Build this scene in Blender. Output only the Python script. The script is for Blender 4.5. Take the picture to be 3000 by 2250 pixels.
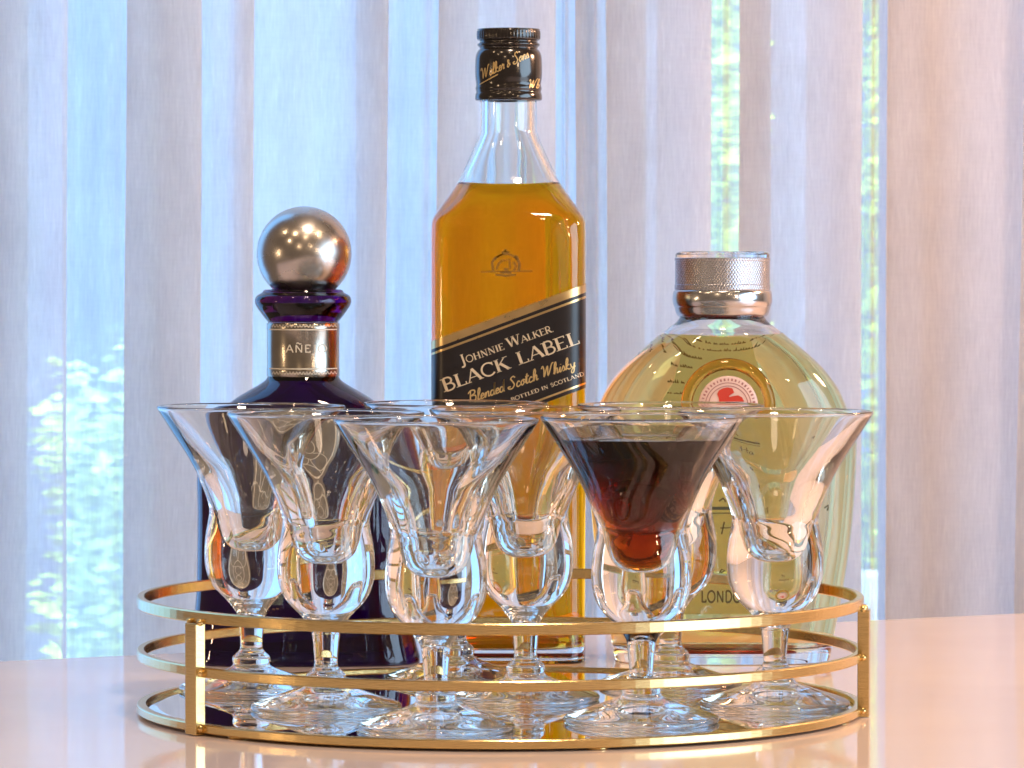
import bpy, math, random
from math import sin, cos, pi, sqrt, radians, hypot
from mathutils import Vector, Matrix
random.seed(7)
for o in list(bpy.data.objects): bpy.data.objects.remove(o)
sc = bpy.context.scene
C = sc.collection
S = 0.01                      # everything below is written in centimetres

# ------------------------------------------------------------------ camera
FPX, HZ = 12400.0, 780.0      # focal length in photo pixels, horizon row
CAMZ = 20.25
cd = bpy.data.cameras.new('camera'); cam = bpy.data.objects.new('camera', cd); C.objects.link(cam)
cd.sensor_width = 36; cd.lens = 36 * FPX / 3000; cd.clip_start = 0.05; cd.clip_end = 200
cam.location = (0, 0, CAMZ * S)
cam.rotation_euler = (pi / 2 - math.atan((1125 - HZ) / FPX), 0, 0)
cd.dof.use_dof = True; cd.dof.focus_distance = 2.02; cd.dof.aperture_fstop = 46
sc.camera = cam

# ------------------------------------------------------------------ world, lamps, exposure
w = bpy.data.worlds.new('World'); sc.world = w; w.use_nodes = True
bg = w.node_tree.nodes['Background']
bg.inputs[0].default_value = (0.30, 0.215, 0.155, 1); bg.inputs[1].default_value = 0.68

def lamp(name, kind, loc, power, col, size=0.1, size_y=None, target=None):
    l = bpy.data.lights.new(name, kind); o = bpy.data.objects.new(name, l); C.objects.link(o)
    l.energy = power; l.color = col; o.location = [v * S for v in loc]
    if kind == 'AREA':
        l.shape = 'RECTANGLE'; l.size = size * S; l.size_y = (size_y or size) * S
        d = Vector(target) * S - o.location
        o.rotation_euler = d.to_track_quat('-Z', 'Z').to_euler()
    else:
        l.shadow_soft_size = size * S
    return o
# the window of the room, right of and behind the camera
lamp('room_window', 'AREA', (215, 95, 45), 36, (0.55, 0.78, 1.0), 110, 170, (-5, 205, 10))
# the lamp that stands out of frame beside the right end of the curtain
lamp('side_lamp', 'POINT', (78, 222, 50), 19.0, (1.0, 0.54, 0.31), 7)
# warm ceiling spots of the room
BALL = Vector((-10.7, 217, 20.9))
for k, (dx, dy, dz, dist, p) in enumerate([(-.30, -.59, .75, 190, 5), (-.52, -.70, .50, 230, 4), (-.16, -.93, .30, 250, 3),
        (.57, -.80, .13, 200, 2.5), (.53, -.45, .71, 190, 9), (-.88, -.44, -.02, 210, 2.5), (-.86, -.47, .06, 230, 2.5),
        (.1, -.75, .65, 260, 5), (-.62, -.3, .72, 210, 4), (.3, -.9, .3, 260, 3)]):
    p0 = BALL + Vector((dx, dy, dz)) * dist
    lamp('ceiling_spot', 'POINT', p0, p * 2.0, (1.0, 0.68, 0.40), 4.4)
# unseen warm fill light, added above the frame to brighten the table
lamp('table_fill', 'POINT', (12, 150, 150), 34, (1.0, 0.74, 0.55), 9)
# daylight over the garden
lamp('garden_daylight', 'AREA', (0, 480, 155), 4300, (1.0, 0.98, 0.82), 420, 100, (0, 690, 20))

sc.view_settings.view_transform = 'Standard'; sc.view_settings.look = 'None'
sc.view_settings.exposure = 0.17; sc.view_settings.gamma = 1.0
sc.render.engine = 'CYCLES'
cy = sc.cycles
cy.max_bounces = 36; cy.transmission_bounces = 30; cy.transparent_max_bounces = 30; cy.glossy_bounces = 12; cy.diffuse_bounces = 5
cy.sample_clamp_indirect = 6.0; cy.caustics_refractive = True; cy.caustics_reflective = True; cy.blur_glossy = 0.4
try:
    cy.use_denoising = True; cy.denoiser = 'OPENIMAGEDENOISE'; cy.denoising_input_passes = 'RGB_ALBEDO_NORMAL'
except Exception: pass

# ------------------------------------------------------------------ helpers: materials
class NT:
    def __init__(s, name):
        s.m = bpy.data.materials.new(name); s.m.use_nodes = True; s.t = s.m.node_tree
        s.t.nodes.clear(); s.out = s.n('ShaderNodeOutputMaterial')
    def n(s, typ, **kw):
        nd = s.t.nodes.new(typ)
        for k, v in kw.items():
            if k.startswith('i_'):
                key = k[2:].replace('_', ' '); nd.inputs[key].default_value = v
            else: setattr(nd, k, v)
        return nd
    def l(s, a, b): s.t.links.new(a, b)
def rgba(c): return (c[0], c[1], c[2], 1)

def principled(name, col, rough=.4, metal=0., noise=None, bump=None, coat=0., ior=1.5, spec=.5):
    N = NT(name); p = N.n('ShaderNodeBsdfPrincipled')
    p.inputs['Base Color'].default_value = rgba(col); p.inputs['Roughness'].default_value = rough
    p.inputs['Metallic'].default_value = metal; p.inputs['IOR'].default_value = ior
    p.inputs['Coat Weight'].default_value = coat; p.inputs['Specular IOR Level'].default_value = spec
    N.l(p.outputs[0], N.out.inputs[0])
    tc = N.n('ShaderNodeTexCoord')
    if noise:
        sc_, amt, stretch = noise[:3]
        mp = N.n('ShaderNodeMapping'); mp.inputs['Scale'].default_value = stretch
        N.l(tc.outputs['Object'], mp.inputs[0])
        nz = N.n('ShaderNodeTexNoise'); nz.inputs['Scale'].default_value = sc_; nz.inputs['Detail'].default_value = 5
        N.l(mp.outputs[0], nz.inputs['Vector'])
        mx = N.n('ShaderNodeMix', data_type='RGBA'); mx.inputs[6].default_value = rgba([c * (1 - amt) for c in col])
        mx.inputs[7].default_value = rgba([min(1, c * (1 + amt)) for c in col])
        N.l(nz.outputs[0], mx.inputs[0]); N.l(mx.outputs[2], p.inputs['Base Color'])
        if len(noise) > 3:
            mr = N.n('ShaderNodeMapRange'); mr.inputs[3].default_value = rough * (1 - noise[3]); mr.inputs[4].default_value = rough * (1 + noise[3])
            N.l(nz.outputs[0], mr.inputs[0]); N.l(mr.outputs[0], p.inputs['Roughness'])
        if bump:
            b = N.n('ShaderNodeBump'); b.inputs['Strength'].default_value = bump[0]; b.inputs['Distance'].default_value = bump[1]
            N.l(nz.outputs[0], b.inputs['Height']); N.l(b.outputs[0], p.inputs['Normal'])
    return N.m

def glass_mat(name, col=(1, 1, 1), ior=1.5, rough=0., sigma=None, attr=False):
    N = NT(name); g = N.n('ShaderNodeBsdfGlass'); g.inputs['Color'].default_value = rgba(col)
    g.inputs['Roughness'].default_value = rough; g.inputs['IOR'].default_value = ior
    if attr:
        a = N.n('ShaderNodeAttribute', attribute_name='ior'); N.l(a.outputs['Fac'], g.inputs['IOR'])
    N.l(g.outputs[0], N.out.inputs[0])
    if sigma:
        d = max(sigma); v = N.n('ShaderNodeVolumeAbsorption'); v.inputs['Density'].default_value = d
        v.inputs['Color'].default_value = rgba([1 - x / d for x in sigma]); N.l(v.outputs[0], N.out.inputs[1])
    return N.m

# ------------------------------------------------------------------ helpers: objects
def thing(name, label, cat, loc=(0, 0, 0), group=None, rz=0.):
    o = bpy.data.objects.new(name, None); o.empty_display_size = .02; C.objects.link(o)
    o.location = [v * S for v in loc]; o.rotation_euler = (0, 0, rz)
    o['label'] = label; o['category'] = cat
    if group: o['group'] = group
    return o
def mesh(name, V, F, mat, parent=None, smooth=True, normals=None, loc=None):
    me = bpy.data.meshes.new(name); me.from_pydata([(x * S, y * S, z * S) for x, y, z in V], [], F); me.update()
    if mat: me.materials.append(mat)
    if smooth:
        me.polygons.foreach_set('use_smooth', [True] * len(me.polygons))
    if normals is not None:
        me.normals_split_custom_set_from_vertices(normals)
    o = bpy.data.objects.new(name, me); C.objects.link(o)
    if parent: o.parent = parent
    if loc: o.location = [v * S for v in loc]
    return o
def tag(o, label=None, cat=None, group=None, kind=None):
    for k, v in (('label', label), ('category', cat), ('group', group), ('kind', kind)):
        if v: o[k] = v
    return o

def spline(P, n=6):
    """Catmull-Rom through the control points; a point repeated in the list keeps its corner."""
    out = []
    for i in range(len(P) - 1):
        p1, p2 = P[i], P[i + 1]
        if hypot(p1[0] - p2[0], p1[1] - p2[1]) < 1e-9: continue
        p0 = P[i - 1] if i > 0 else p1; p3 = P[i + 2] if i + 2 < len(P) else p2
        for k in range(n):
            t = k / n
            out.append(tuple(.5 * (2 * b + (c - a) * t + (2 * a - 5 * b + 4 * c - d) * t * t + (3 * b - a - 3 * c + d) * t ** 3)
                             for a, b, c, d in zip(p0, p1, p2, p3)))
    out.append(P[-1]); return out

def lathe(prof, seg=72, flip=False):
    """profile [(r, z)] -> vertices, faces, smooth vertex normals; the outside lies to the left of the path going down"""
    V, F, Nn = [], [], []
    m = len(prof)
    nrm = []
    for i in range(m):
        a = prof[max(0, i - 1)]; b = prof[min(m - 1, i + 1)]
        dr, dz = b[0] - a[0], b[1] - a[1]; L = hypot(dr, dz) or 1
        nrm.append((-dz / L, dr / L))
    for (r, z), (nr, nz) in zip(prof, nrm):
        for k in range(seg):
            t = 2 * pi * k / seg
            V.append((r * cos(t), r * sin(t), z)); Nn.append((nr * cos(t), nr * sin(t), nz))
    for i in range(m - 1):
        for k in range(seg):
            a, b = i * seg + k, i * seg + (k + 1) % seg
            c, d = a + seg, b + seg
            if prof[i][0] < 1e-6: F.append((a, c, d))
            elif prof[i + 1][0] < 1e-6: F.append((a, c, b))
            else: F.append((a, c, d, b))
    return V, F, Nn

def sring(hx, hy, z, n, seg=72):
    """superellipse ring"""
    P = []
    for k in range(seg):
        t = 2 * pi * (k + .5) / seg; c, s_ = cos(t), sin(t)
        P.append((hx * math.copysign(abs(c) ** (2 / n), c), hy * math.copysign(abs(s_) ** (2 / n), s_), z))
    return P
def loft(rings, cap0=False, cap1=False):
    """rings bottom to top, outward normals"""
    V = [p for r in rings for p in r]; F = []; s_ = len(rings[0])
    for i in range(len(rings) - 1):
        for k in range(s_):
            a, b = i * s_ + k, i * s_ + (k + 1) % s_
            F.append((a, b, b + s_, a + s_))
    if cap0: F.append(tuple(reversed(range(s_))))
    if cap1: F.append(tuple(range((len(rings) - 1) * s_, len(rings) * s_)))
    return V, F
def box(x0, x1, y0, y1, z0, z1):
    V = [(x, y, z) for z in (z0, z1) for y in (y0, y1) for x in (x0, x1)]
    return V, [(0, 2, 3, 1), (4, 5, 7, 6), (0, 1, 5, 4), (2, 6, 7, 3), (0, 4, 6, 2), (1, 3, 7, 5)]
def bevel(o, wdt=.05, seg=2):
    b = o.modifiers.new('bevel', 'BEVEL'); b.width = wdt * S; b.segments = seg; b.limit_method = 'ANGLE'; b.harden_normals = False
    return o
def interp(tab, y):
    """tab [(y, value)] ascending in y"""
    if y <= tab[0][0]: return tab[0][1]
    for (a, u), (b, v) in zip(tab, tab[1:]):
        if y <= b: return u + (v - u) * (y - a) / (b - a)
    return tab[-1][1]

# ------------------------------------------------------------------ lettering
def arc(cx, cy_, rx, ry, a0, a1, n=12):
    return [(cx + rx * cos(radians(a0 + (a1 - a0) * i / n)), cy_ + ry * sin(radians(a0 + (a1 - a0) * i / n))) for i in range(n + 1)]
CAPS = {  # width, strokes (points, weight), serif feet
 'A': (.82, [([(.03, 0), (.41, 1)], 't'), ([(.41, 1), (.79, 0)], 'T'), ([(.17, .34), (.66, .34)], 't')], [(.03, 0), (.79, 0)]),
 'B': (.70, [([(.14, 0), (.14, 1)], 'T'), ([(.14, 1)] + arc(.36, .76, .22, .24, 90, -90) + [(.14, .52)], 'm'), ([(.14, .52)] + arc(.38, .26, .27, .26, 90, -90) + [(.14, 0)], 'm')], [(.10, 0), (.10, 1)]),
 'C': (.80, [(arc(.46, .5, .40, .5, 42, 318, 18), 'm'), ([(.76, .98), (.76, .72)], 't')], []),
 'D': (.84, [([(.14, 0), (.14, 1)], 'T'), ([(.14, 1)] + arc(.36, .5, .42, .5, 90, -90, 16) + [(.14, 0)], 'm')], [(.10, 0), (.10, 1)]),
 'E': (.68, [([(.14, 0), (.14, 1)], 'T'), ([(.14, .97), (.6, .97)], 't'), ([(.14, .52), (.5, .52)], 't'), ([(.14, .03), (.62, .03)], 't'), ([(.6, 1), (.6, .82)], 't'), ([(.62, 0), (.62, .2)], 't')], [(.10, 0), (.10, 1)]),
 'H': (.90, [([(.16, 0), (.16, 1)], 'T'), ([(.74, 0), (.74, 1)], 'T'), ([(.16, .52), (.74, .52)], 't')], [(.16, 0), (.16, 1), (.74, 0), (.74, 1)]),
 'I': (.38, [([(.19, 0), (.19, 1)], 'T')], [(.19, 0), (.19, 1)]),
 'J': (.46, [([(.30, 1), (.30, .02)] + arc(.12, .0, .18, .26, 0, -130, 8), 'T')], [(.30, 1)]),
 'K': (.84, [([(.16, 0), (.16, 1)], 'T'), ([(.70, 1), (.18, .44)], 't'), ([(.36, .6), (.76, 0)], 'T')], [(.16, 0), (.16, 1), (.70, 1), (.76, 0)]),
 'L': (.66, [([(.16, 0), (.16, 1)], 'T'), ([(.16, .03), (.6, .03)], 't'), ([(.6, 0), (.6, .24)], 't')], [(.12, 0), (.16, 1)]),
 'N': (.92, [([(.16, 0), (.16, 1)], 't'), ([(.14, 1), (.76, 0)], 'T'), ([(.76, 0), (.76, 1)], 't')], [(.16, 0), (.76, 1)]),
 'O': (.96, [(arc(.48, .5, .42, .5, 0, 360, 24), 'm')], []),
 'R': (.78, [([(.14, 0), (.14, 1)], 'T'), ([(.14, 1)] + arc(.38, .74, .24, .26, 90, -90) + [(.14, .48)], 'm'), ([(.36, .48), (.72, 0)], 'T')], [(.14, 0), (.10, 1), (.72, 0)]),
 'S': (.62, [(arc(.32, .75, .22, .25, 35, 250, 10) + arc(.32, .26, .24, .26, 70, -150, 10), 'm')], []),
 'T': (.76, [([(.38, 0), (.38, 1)], 'T'), ([(.05, .97), (.71, .97)], 't'), ([(.05, 1), (.05, .8)], 't'), ([(.71, 1), (.71, .8)], 't')], [(.38, 0)]),
 'W': (1.15, [([(.04, 1), (.30, 0)], 'T'), ([(.30, 0), (.56, 1)], 't'), ([(.56, 1), (.82, 0)], 'T'), ([(.82, 0), (1.08, 1)], 't')], [(.04, 1), (.56, 1), (1.08, 1)]),
 '.': (.2, [([(.06, .04), (.12, .04)], 'T')], []), ' ': (.42, [], []),
}
CAPS['\u00d1'] = (.92, CAPS['N'][1] + [([(.2, 1.16)] + arc(.34, 1.17, .12, .09, 170, 10, 5) + arc(.58, 1.2, .12, .09, 190, 350, 5), 't')], CAPS['N'][2])
SCRIPT = {
 'B': (.72, [[(.12, 0), (.2, 1)], [(.0, .8), (.2, 1), (.5, .95), (.52, .7), (.2, .55), (.55, .5), (.58, .18), (.3, 0), (.05, .12)]]),
 'S': (.66, [[(.6, .85), (.45, 1.0), (.25, .85), (.4, .55), (.5, .25), (.3, 0), (.05, .05), (.0, .2), (.2, .2)]]),
 'W': (.95, [[(.0, .8), (.12, 1), (.2, .6), (.18, .05), (.5, .9), (.5, .05), (.85, .95), (1.0, 1.0)]]),
 'H': (.80, [[(.12, 0), (.2, 1)], [(.62, 0), (.68, 1)], [(.0, .5), (.85, .54)]]),
 'a': (.40, [[(.34, .4), (.15, .45), (.03, .2), (.12, .0), (.3, .2), (.35, .44), (.32, .05), (.42, .08)]]),
 'b': (.36, [[(.0, .05), (.22, .7), (.2, .98), (.1, .8), (.08, .05), (.25, .05), (.3, .3), (.12, .35), (.36, .35)]]),
 'c': (.34, [[(.3, .36), (.18, .45), (.04, .22), (.12, .0), (.36, .1)]]),
 'd': (.42, [[(.32, .38), (.14, .44), (.03, .2), (.12, 0), (.3, .2), (.42, 1.0), (.34, .1), (.42, .06)]]),
 'e': (.34, [[(.04, .2), (.28, .3), (.2, .46), (.06, .3), (.1, .02), (.34, .1)]]),
 'h': (.44, [[(.0, .05), (.24, .7), (.2, 1.0), (.1, .7), (.06, 0), (.2, .4), (.32, .42), (.3, .04), (.44, .1)]]),
 'i': (.22, [[(.0, .1), (.12, .44), (.08, .04), (.22, .1)], [(.16, .64), (.18, .68)]]),
 'k': (.42, [[(.0, .05), (.24, .7), (.2, 1.0), (.1, .7), (.06, 0)], [(.32, .46), (.1, .22), (.3, .02), (.42, .08)]]),
 'l': (.24, [[(.0, .1), (.24, .75), (.18, 1.0), (.08, .7), (.08, .05), (.24, .1)]]),
 'n': (.46, [[(.0, .1), (.1, .44), (.06, 0), (.2, .4), (.34, .42), (.32, .04), (.46, .1)]]),
 'o': (.40, [[(.2, .45), (.05, .25), (.14, .0), (.3, .2), (.2, .45), (.4, .38)]]),
 'r': (.32, [[(.0, .1), (.12, .5), (.16, .38), (.28, .4), (.22, .05), (.32, .1)]]),
 's': (.30, [[(.0, .1), (.16, .46), (.24, .12), (.08, .02), (.3, .1)]]),
 't': (.28, [[(.0, .1), (.18, .85), (.1, .06), (.28, .1)], [(.02, .6), (.32, .62)]]),
 'y': (.40, [[(.0, .42), (.1, .1), (.26, .12), (.34, .44), (.24, -.3), (.06, -.36), (.1, -.1), (.4, .12)]]),
 '&': (.42, [[(.38, .1), (.1, .5), (.2, .62), (.26, .48), (.04, .14), (.16, 0), (.36, .3)]]),
 ' ': (.30, []),
}
def ribbon(V, F, pts, wd, fmap, maxlen=.06):
    P = []
    for a, b in zip(pts, pts[1:]):
        n = max(1, int(hypot(b[0] - a[0], b[1] - a[1]) / maxlen))
        P += [(a[0] + (b[0] - a[0]) * i / n, a[1] + (b[1] - a[1]) * i / n) for i in range(n)]
    P.append(pts[-1])
    base = len(V)
    for i, p in enumerate(P):
        a, b = P[max(0, i - 1)], P[min(len(P) - 1, i + 1)]
        dx, dy = b[0] - a[0], b[1] - a[1]; L = hypot(dx, dy) or 1
        nx, ny = -dy / L * wd / 2, dx / L * wd / 2
        V.append(fmap(p[0] - nx, p[1] - ny)); V.append(fmap(p[0] + nx, p[1] + ny))
    for i in range(len(P) - 1):
        k = base + 2 * i; F.append((k, k + 2, k + 3, k + 1))
def lettering(name, text, p0, p1, h, surf, mat, parent, style='serif', weight=1., shear=0., big=None, gap=.06):
    """text along a baseline p0 -> p1 (photo pixels on the label's face), letters h pixels high; surf maps a pixel to the surface"""
    tab = SCRIPT if style == 'script' else CAPS
    adv = []
    for i, c in enumerate(text):
        s_ = (big or {}).get(i, 1.0); adv.append((tab[c][0] + (0 if style == 'script' else gap)) * s_)
    tot = sum(adv); dx, dy = p1[0] - p0[0], p1[1] - p0[1]; L = hypot(dx, dy)
    ux, uy = dx / L, dy / L; sx = L / tot
    V, F = [], []; x = 0.
    WT = {'serif': {'T': .17, 'm': .115, 't': .065}, 'sans': {'T': .15, 'm': .15, 't': .14}, 'script': {}}[style]
    for i, c in enumerate(text):
        s_ = (big or {}).get(i, 1.0)
        def fm(gx, gy, x=x, s_=s_):
            X = (x + gx * s_) * sx + gy * s_ * shear * h; Y = gy * s_ * h
            return surf(p0[0] + ux * X + uy * Y, p0[1] + uy * X - ux * Y)
        if style == 'script':
            for st in tab[c][1]: ribbon(V, F, spline(st, 5), .085 * weight, fm)
        else:
            for st, wt in tab[c][1]: ribbon(V, F, st, WT[wt] * weight, fm)
            if style == 'serif':
                for fx, fy in tab[c][2]:
                    yy = .025 if fy == 0 else fy - .025
                    ribbon(V, F, [(fx - .15, yy), (fx + .15, yy)], .05 * weight, fm)
        x += adv[i]
    return mesh(name, V, F, mat, parent, smooth=False)

# ------------------------------------------------------------------ materials
M_glass = glass_mat('clear_glass', (.985, .99, .985), 1.5)
M_flint = glass_mat('bottle_glass', (.98, .99, .985), 1.5)
M_gold = principled('brushed_brass', (.75, .56, .25), .2, 1., noise=(60, .10, (3, 3, 60), .35), bump=(.08, .0004))
M_mirror = principled('mirror_plate', (.90, .91, .91), .015, 1.)
M_edge = principled('mirror_edge', (.25, .24, .23), .15, .6)
M_whisky = glass_mat('amber_liquid', ior=1.33, attr=True, sigma=(1.2, 18, 140))
M_pale = glass_mat('pale_gold_liquid', ior=1.33, attr=True, sigma=(.6, 7.4, 28))
M_drink = glass_mat('dark_coffee_liquid', ior=1.33, attr=True, sigma=(70, 175, 400))
M_purple = glass_mat('dark_purple_glass', (.95, .93, .97), 1.5, sigma=(64, 165, 60))
M_cap = principled('black_cap_lacquer', (.012, .009, .008), .18, 0., coat=.5, noise=(40, .4, (1, 1, 1), .3))
M_label = principled('black_label_paper', (.012, .010, .012), .32, 0., noise=(90, .3, (1, 1, 1)))
M_foil = principled('gold_foil', (.78, .56, .26), .3, 1., noise=(150, .12, (1, 1, 1), .3))
M_ink = principled('pale_gold_ink', (.72, .60, .42), .45, .25)
M_inkb = principled('gold_ink', (.62, .44, .19), .4, .4)
M_etch = principled('etched_crest', (.22, .11, .012), .6)
M_silver = principled('aged_silver', (.52, .49, .46), .27, 1., noise=(55, .22, (1, 1, 1), .7))
M_pewter = principled('pewter_band', (.40, .37, .32), .22, 1., noise=(90, .15, (1, 1, 1), .3))
M_plaque = principled('pewter_plaque', (.30, .27, .23), .42, .75, noise=(120, .25, (1, 1, 1), .3), bump=(.3, .0006))
M_plaque2 = principled('worn_silver', (.80, .74, .62), .5, 0.)
def paper_mat():
    N = NT('pale_green_paper'); df = N.n('ShaderNodeBsdfDiffuse'); tr = N.n('ShaderNodeBsdfTranslucent')
    for q_ in (df, tr): q_.inputs[0].default_value = (.74, .98, .88, 1)
    m = N.n('ShaderNodeMixShader'); m.inputs[0].default_value = .6; N.l(df.outputs[0], m.inputs[1]); N.l(tr.outputs[0], m.inputs[2]); N.l(m.outputs[0], N.out.inputs[0]); return N.m
M_green = paper_mat()
M_text = principled('dark_green_ink', (.05, .06, .035), .6)
M_pink = principled('rose_enamel', (.78, .56, .50), .28, noise=(80, .05, (1, 1, 1)))
M_rose2 = principled('dark_rose_print', (.42, .18, .17), .4)
M_red = principled('red_enamel', (.60, .055, .035), .3)
M_amberglass = glass_mat('honey_glass_ring', (.95, .80, .52), 1.45)

def knurl_mat():
    N = NT('knurled_pewter'); p = N.n('ShaderNodeBsdfPrincipled'); p.inputs['Base Color'].default_value = (.50, .52, .57, 1)
    p.inputs['Metallic'].default_value = 1; p.inputs['Roughness'].default_value = .27
    tc = N.n('ShaderNodeTexCoord'); sx = N.n('ShaderNodeSeparateXYZ'); N.l(tc.outputs['Object'], sx.inputs[0])
    at = N.n('ShaderNodeMath', operation='ARCTAN2'); N.l(sx.outputs[1], at.inputs[0]); N.l(sx.outputs[0], at.inputs[1])
    hs = []
    for sg in (1, -1):
        a = N.n('ShaderNodeMath', operation='MULTIPLY'); a.inputs[1].default_value = 95; N.l(at.outputs[0], a.inputs[0])
        b = N.n('ShaderNodeMath', operation='MULTIPLY_ADD'); b.inputs[1].default_value = sg * 2600; N.l(sx.outputs[2], b.inputs[0]); N.l(a.outputs[0], b.inputs[2])
        c = N.n('ShaderNodeMath', operation='SINE'); N.l(b.outputs[0], c.inputs[0]); hs.append(c)
    m = N.n('ShaderNodeMath', operation='MAXIMUM'); N.l(hs[0].outputs[0], m.inputs[0]); N.l(hs[1].outputs[0], m.inputs[1])
    bp = N.n('ShaderNodeBump'); bp.inputs['Strength'].default_value = .35; bp.inputs['Distance'].default_value = .0003
    N.l(m.outputs[0], bp.inputs['Height']); N.l(bp.outputs[0], p.inputs['Normal']); N.l(p.outputs[0], N.out.inputs[0])
    return N.m
M_knurl = knurl_mat()

# ------------------------------------------------------------------ table
def table_mat():
    N = NT('polished_pink_stone'); p = N.n('ShaderNodeBsdfPrincipled'); p.inputs['Roughness'].default_value = .045
    tc = N.n('ShaderNodeTexCoord'); nz = N.n('ShaderNodeTexNoise'); nz.inputs['Scale'].default_value = 9; nz.inputs['Detail'].default_value = 6
    N.l(tc.outputs['Object'], nz.inputs['Vector'])
    mx = N.n('ShaderNodeMix', data_type='RGBA'); mx.inputs[6].default_value = (.80, .66, .60, 1); mx.inputs[7].default_value = (.86, .74, .68, 1)
    N.l(nz.outputs[0], mx.inputs[0]); N.l(mx.outputs[2], p.inputs['Base Color'])
    n3 = N.n('ShaderNodeTexNoise'); n3.inputs['Scale'].default_value = 5; n3.inputs['Detail'].default_value = 8; n3.inputs['Distortion'].default_value = 1.2; N.l(tc.outputs['Object'], n3.inputs['Vector'])
    rr_ = N.n('ShaderNodeMapRange'); rr_.inputs[1].default_value = .35; rr_.inputs[2].default_value = .7; rr_.inputs[3].default_value = .03; rr_.inputs[4].default_value = .10; N.l(n3.outputs[0], rr_.inputs[0]); N.l(rr_.outputs[0], p.inputs['Roughness'])
    b = N.n('ShaderNodeBump'); b.inputs['Strength'].default_value = .015; b.inputs['Distance'].default_value = .002
    n2 = N.n('ShaderNodeTexNoise'); n2.inputs['Scale'].default_value = 22; N.l(tc.outputs['Object'], n2.inputs['Vector'])
    N.l(n2.outputs[0], b.inputs['Height']); N.l(b.outputs[0], p.inputs['Normal'])
    N.l(p.outputs[0], N.out.inputs[0]); return N.m
tb = thing('table', 'glossy pale pink stone table under the gold tray', 'table', (0, 190, 0))
A = Vector((-26.2, 216.8)); B = Vector((29.9, 246.9)); d = (B - A).normalized(); nrm2 = Vector((d.y, -d.x))
q = [A - d * 45, A + d * 150, A + d * 150 + nrm2 * 175, A - d * 45 + nrm2 * 175]
V = [(v.x, v.y - 190, z) for z in (-3.0, 0.0) for v in q]
o = mesh('tabletop', V, [(0, 1, 2, 3), (7, 6, 5, 4), (0, 4, 5, 1), (1, 5, 6, 2), (2, 6, 7, 3), (3, 7, 4, 0)], table_mat(), tb, smooth=False)
o.data.flip_normals() if o.data.polygons[1].normal.z < 0 else None
bevel(o, .25, 3)

# ------------------------------------------------------------------ tray
TC = (-.53, 192.4, 0); R = 16.5
tray = thing('vanity_tray', 'round gold rimmed mirror tray with two rails carrying the glasses', 'tray', TC)
def hoop(name, r0, r1, z0, z1):
    seg = 160; b = .05
    pr = [(r1 - b, z1), (r1, z1 - b), (r1, z0 + b), (r1 - b, z0), (r0 + b, z0), (r0, z0 + b), (r0, z1 - b), (r0 + b, z1), (r1 - b, z1)]
    V, F, _ = lathe(pr, seg); return mesh(name, V, F, M_gold, tray, smooth=False)
hoop('base_ring', R - .45, R, .12, .50)
hoop('rail', R - .36, R, 4.86, 5.36)
hoop('rail', R - .36, R, 2.52, 2.96)
V, F, _ = lathe([(0, .36), (R - .95, .36), (R - .47, .30), (R - .46, .14), (0, .14)], 160)
mesh('mirror_plate', V, F, M_mirror, tray, smooth=False)
for ang in (217.4, 350.6, 98.0):
    a = radians(ang); V, F = box(-.26, .26, -.42, .42, .04, 4.855)
    ca, sa = cos(a), sin(a); rr = R + .06
    V = [((rr + x) * ca - y * sa, (rr + x) * sa + y * ca, z) for x, y, z in V]
    po = bevel(mesh('post', V, F, M_gold, tray, smooth=False), .04, 2)
    for zz in (.32, 2.72, 4.9):
        V, F, _ = lathe([(0, .16), (.11, .11), (.16, 0), (.11, -.11), (0, -.16)], 10)
        for sg in (-1, 1):
            mesh('weld_bead', [(x + rr * ca - .42 * sg * sa, y + rr * sa + .42 * sg * ca, z + zz) for x, y, z in V], F, M_gold, po)
for ang in (225, 342, 90, 285):
    a = radians(ang); V, F, _ = lathe([(0, .13), (.45, .13), (.5, .08), (.5, .0), (0, .0)], 20)
    mesh('foot', [(x + (R - .7) * cos(a), y + (R - .7) * sin(a), z) for x, y, z in V], F, M_gold, tray)

# ------------------------------------------------------------------ the flared glasses
GZ = .362
OUT = [(4.34, 13.37), (4.395, 13.36), (4.40, 13.30), (4.36, 13.16), (3.66, 12.06), (2.98, 11.0), (2.50, 10.1), (2.10, 9.1), (1.96, 8.5), (2.02, 8.0), (2.14, 7.3), (2.19, 6.6),
       (2.16, 5.9), (2.0, 5.3), (1.72, 4.84), (1.25, 4.35), (.90, 3.95), (.68, 3.6), (.62, 3.3)]
STEM = [(.62, 3.3), (.585, 3.0), (.55, 2.6), (.52, 2.2), (.54, 1.95)]
FOOT = [(.54, 1.95), (.66, 1.8), (.86, 1.6), (.90, 1.42), (.86, 1.25), (1.0, 1.1), (1.5, .90), (2.2, .66), (2.9, .44), (3.3, .28), (3.40, .16), (3.36, .04), (3.2, 0.0)]
FBOT = [(3.2, 0.0), (2.6, .05), (1.6, .16), (.8, .2), (0, .21)]
CAV = [(0, 6.56), (.48, 6.61), (.84, 6.94), (1.03, 7.5), (1.15, 8.2), (1.36, 9.1), (1.88, 10.1), (2.53, 11.0), (3.37, 12.06), (4.19, 13.14), (4.26, 13.30), (4.30, 13.36), (4.34, 13.37)]
LEVEL = 12.42
cavp = spline(CAV, 6); outp = spline(OUT, 6)
lvl_i = min(range(len(cavp)), key=lambda i: abs(cavp[i][1] - LEVEL))
full = cavp + outp[1:]
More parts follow.
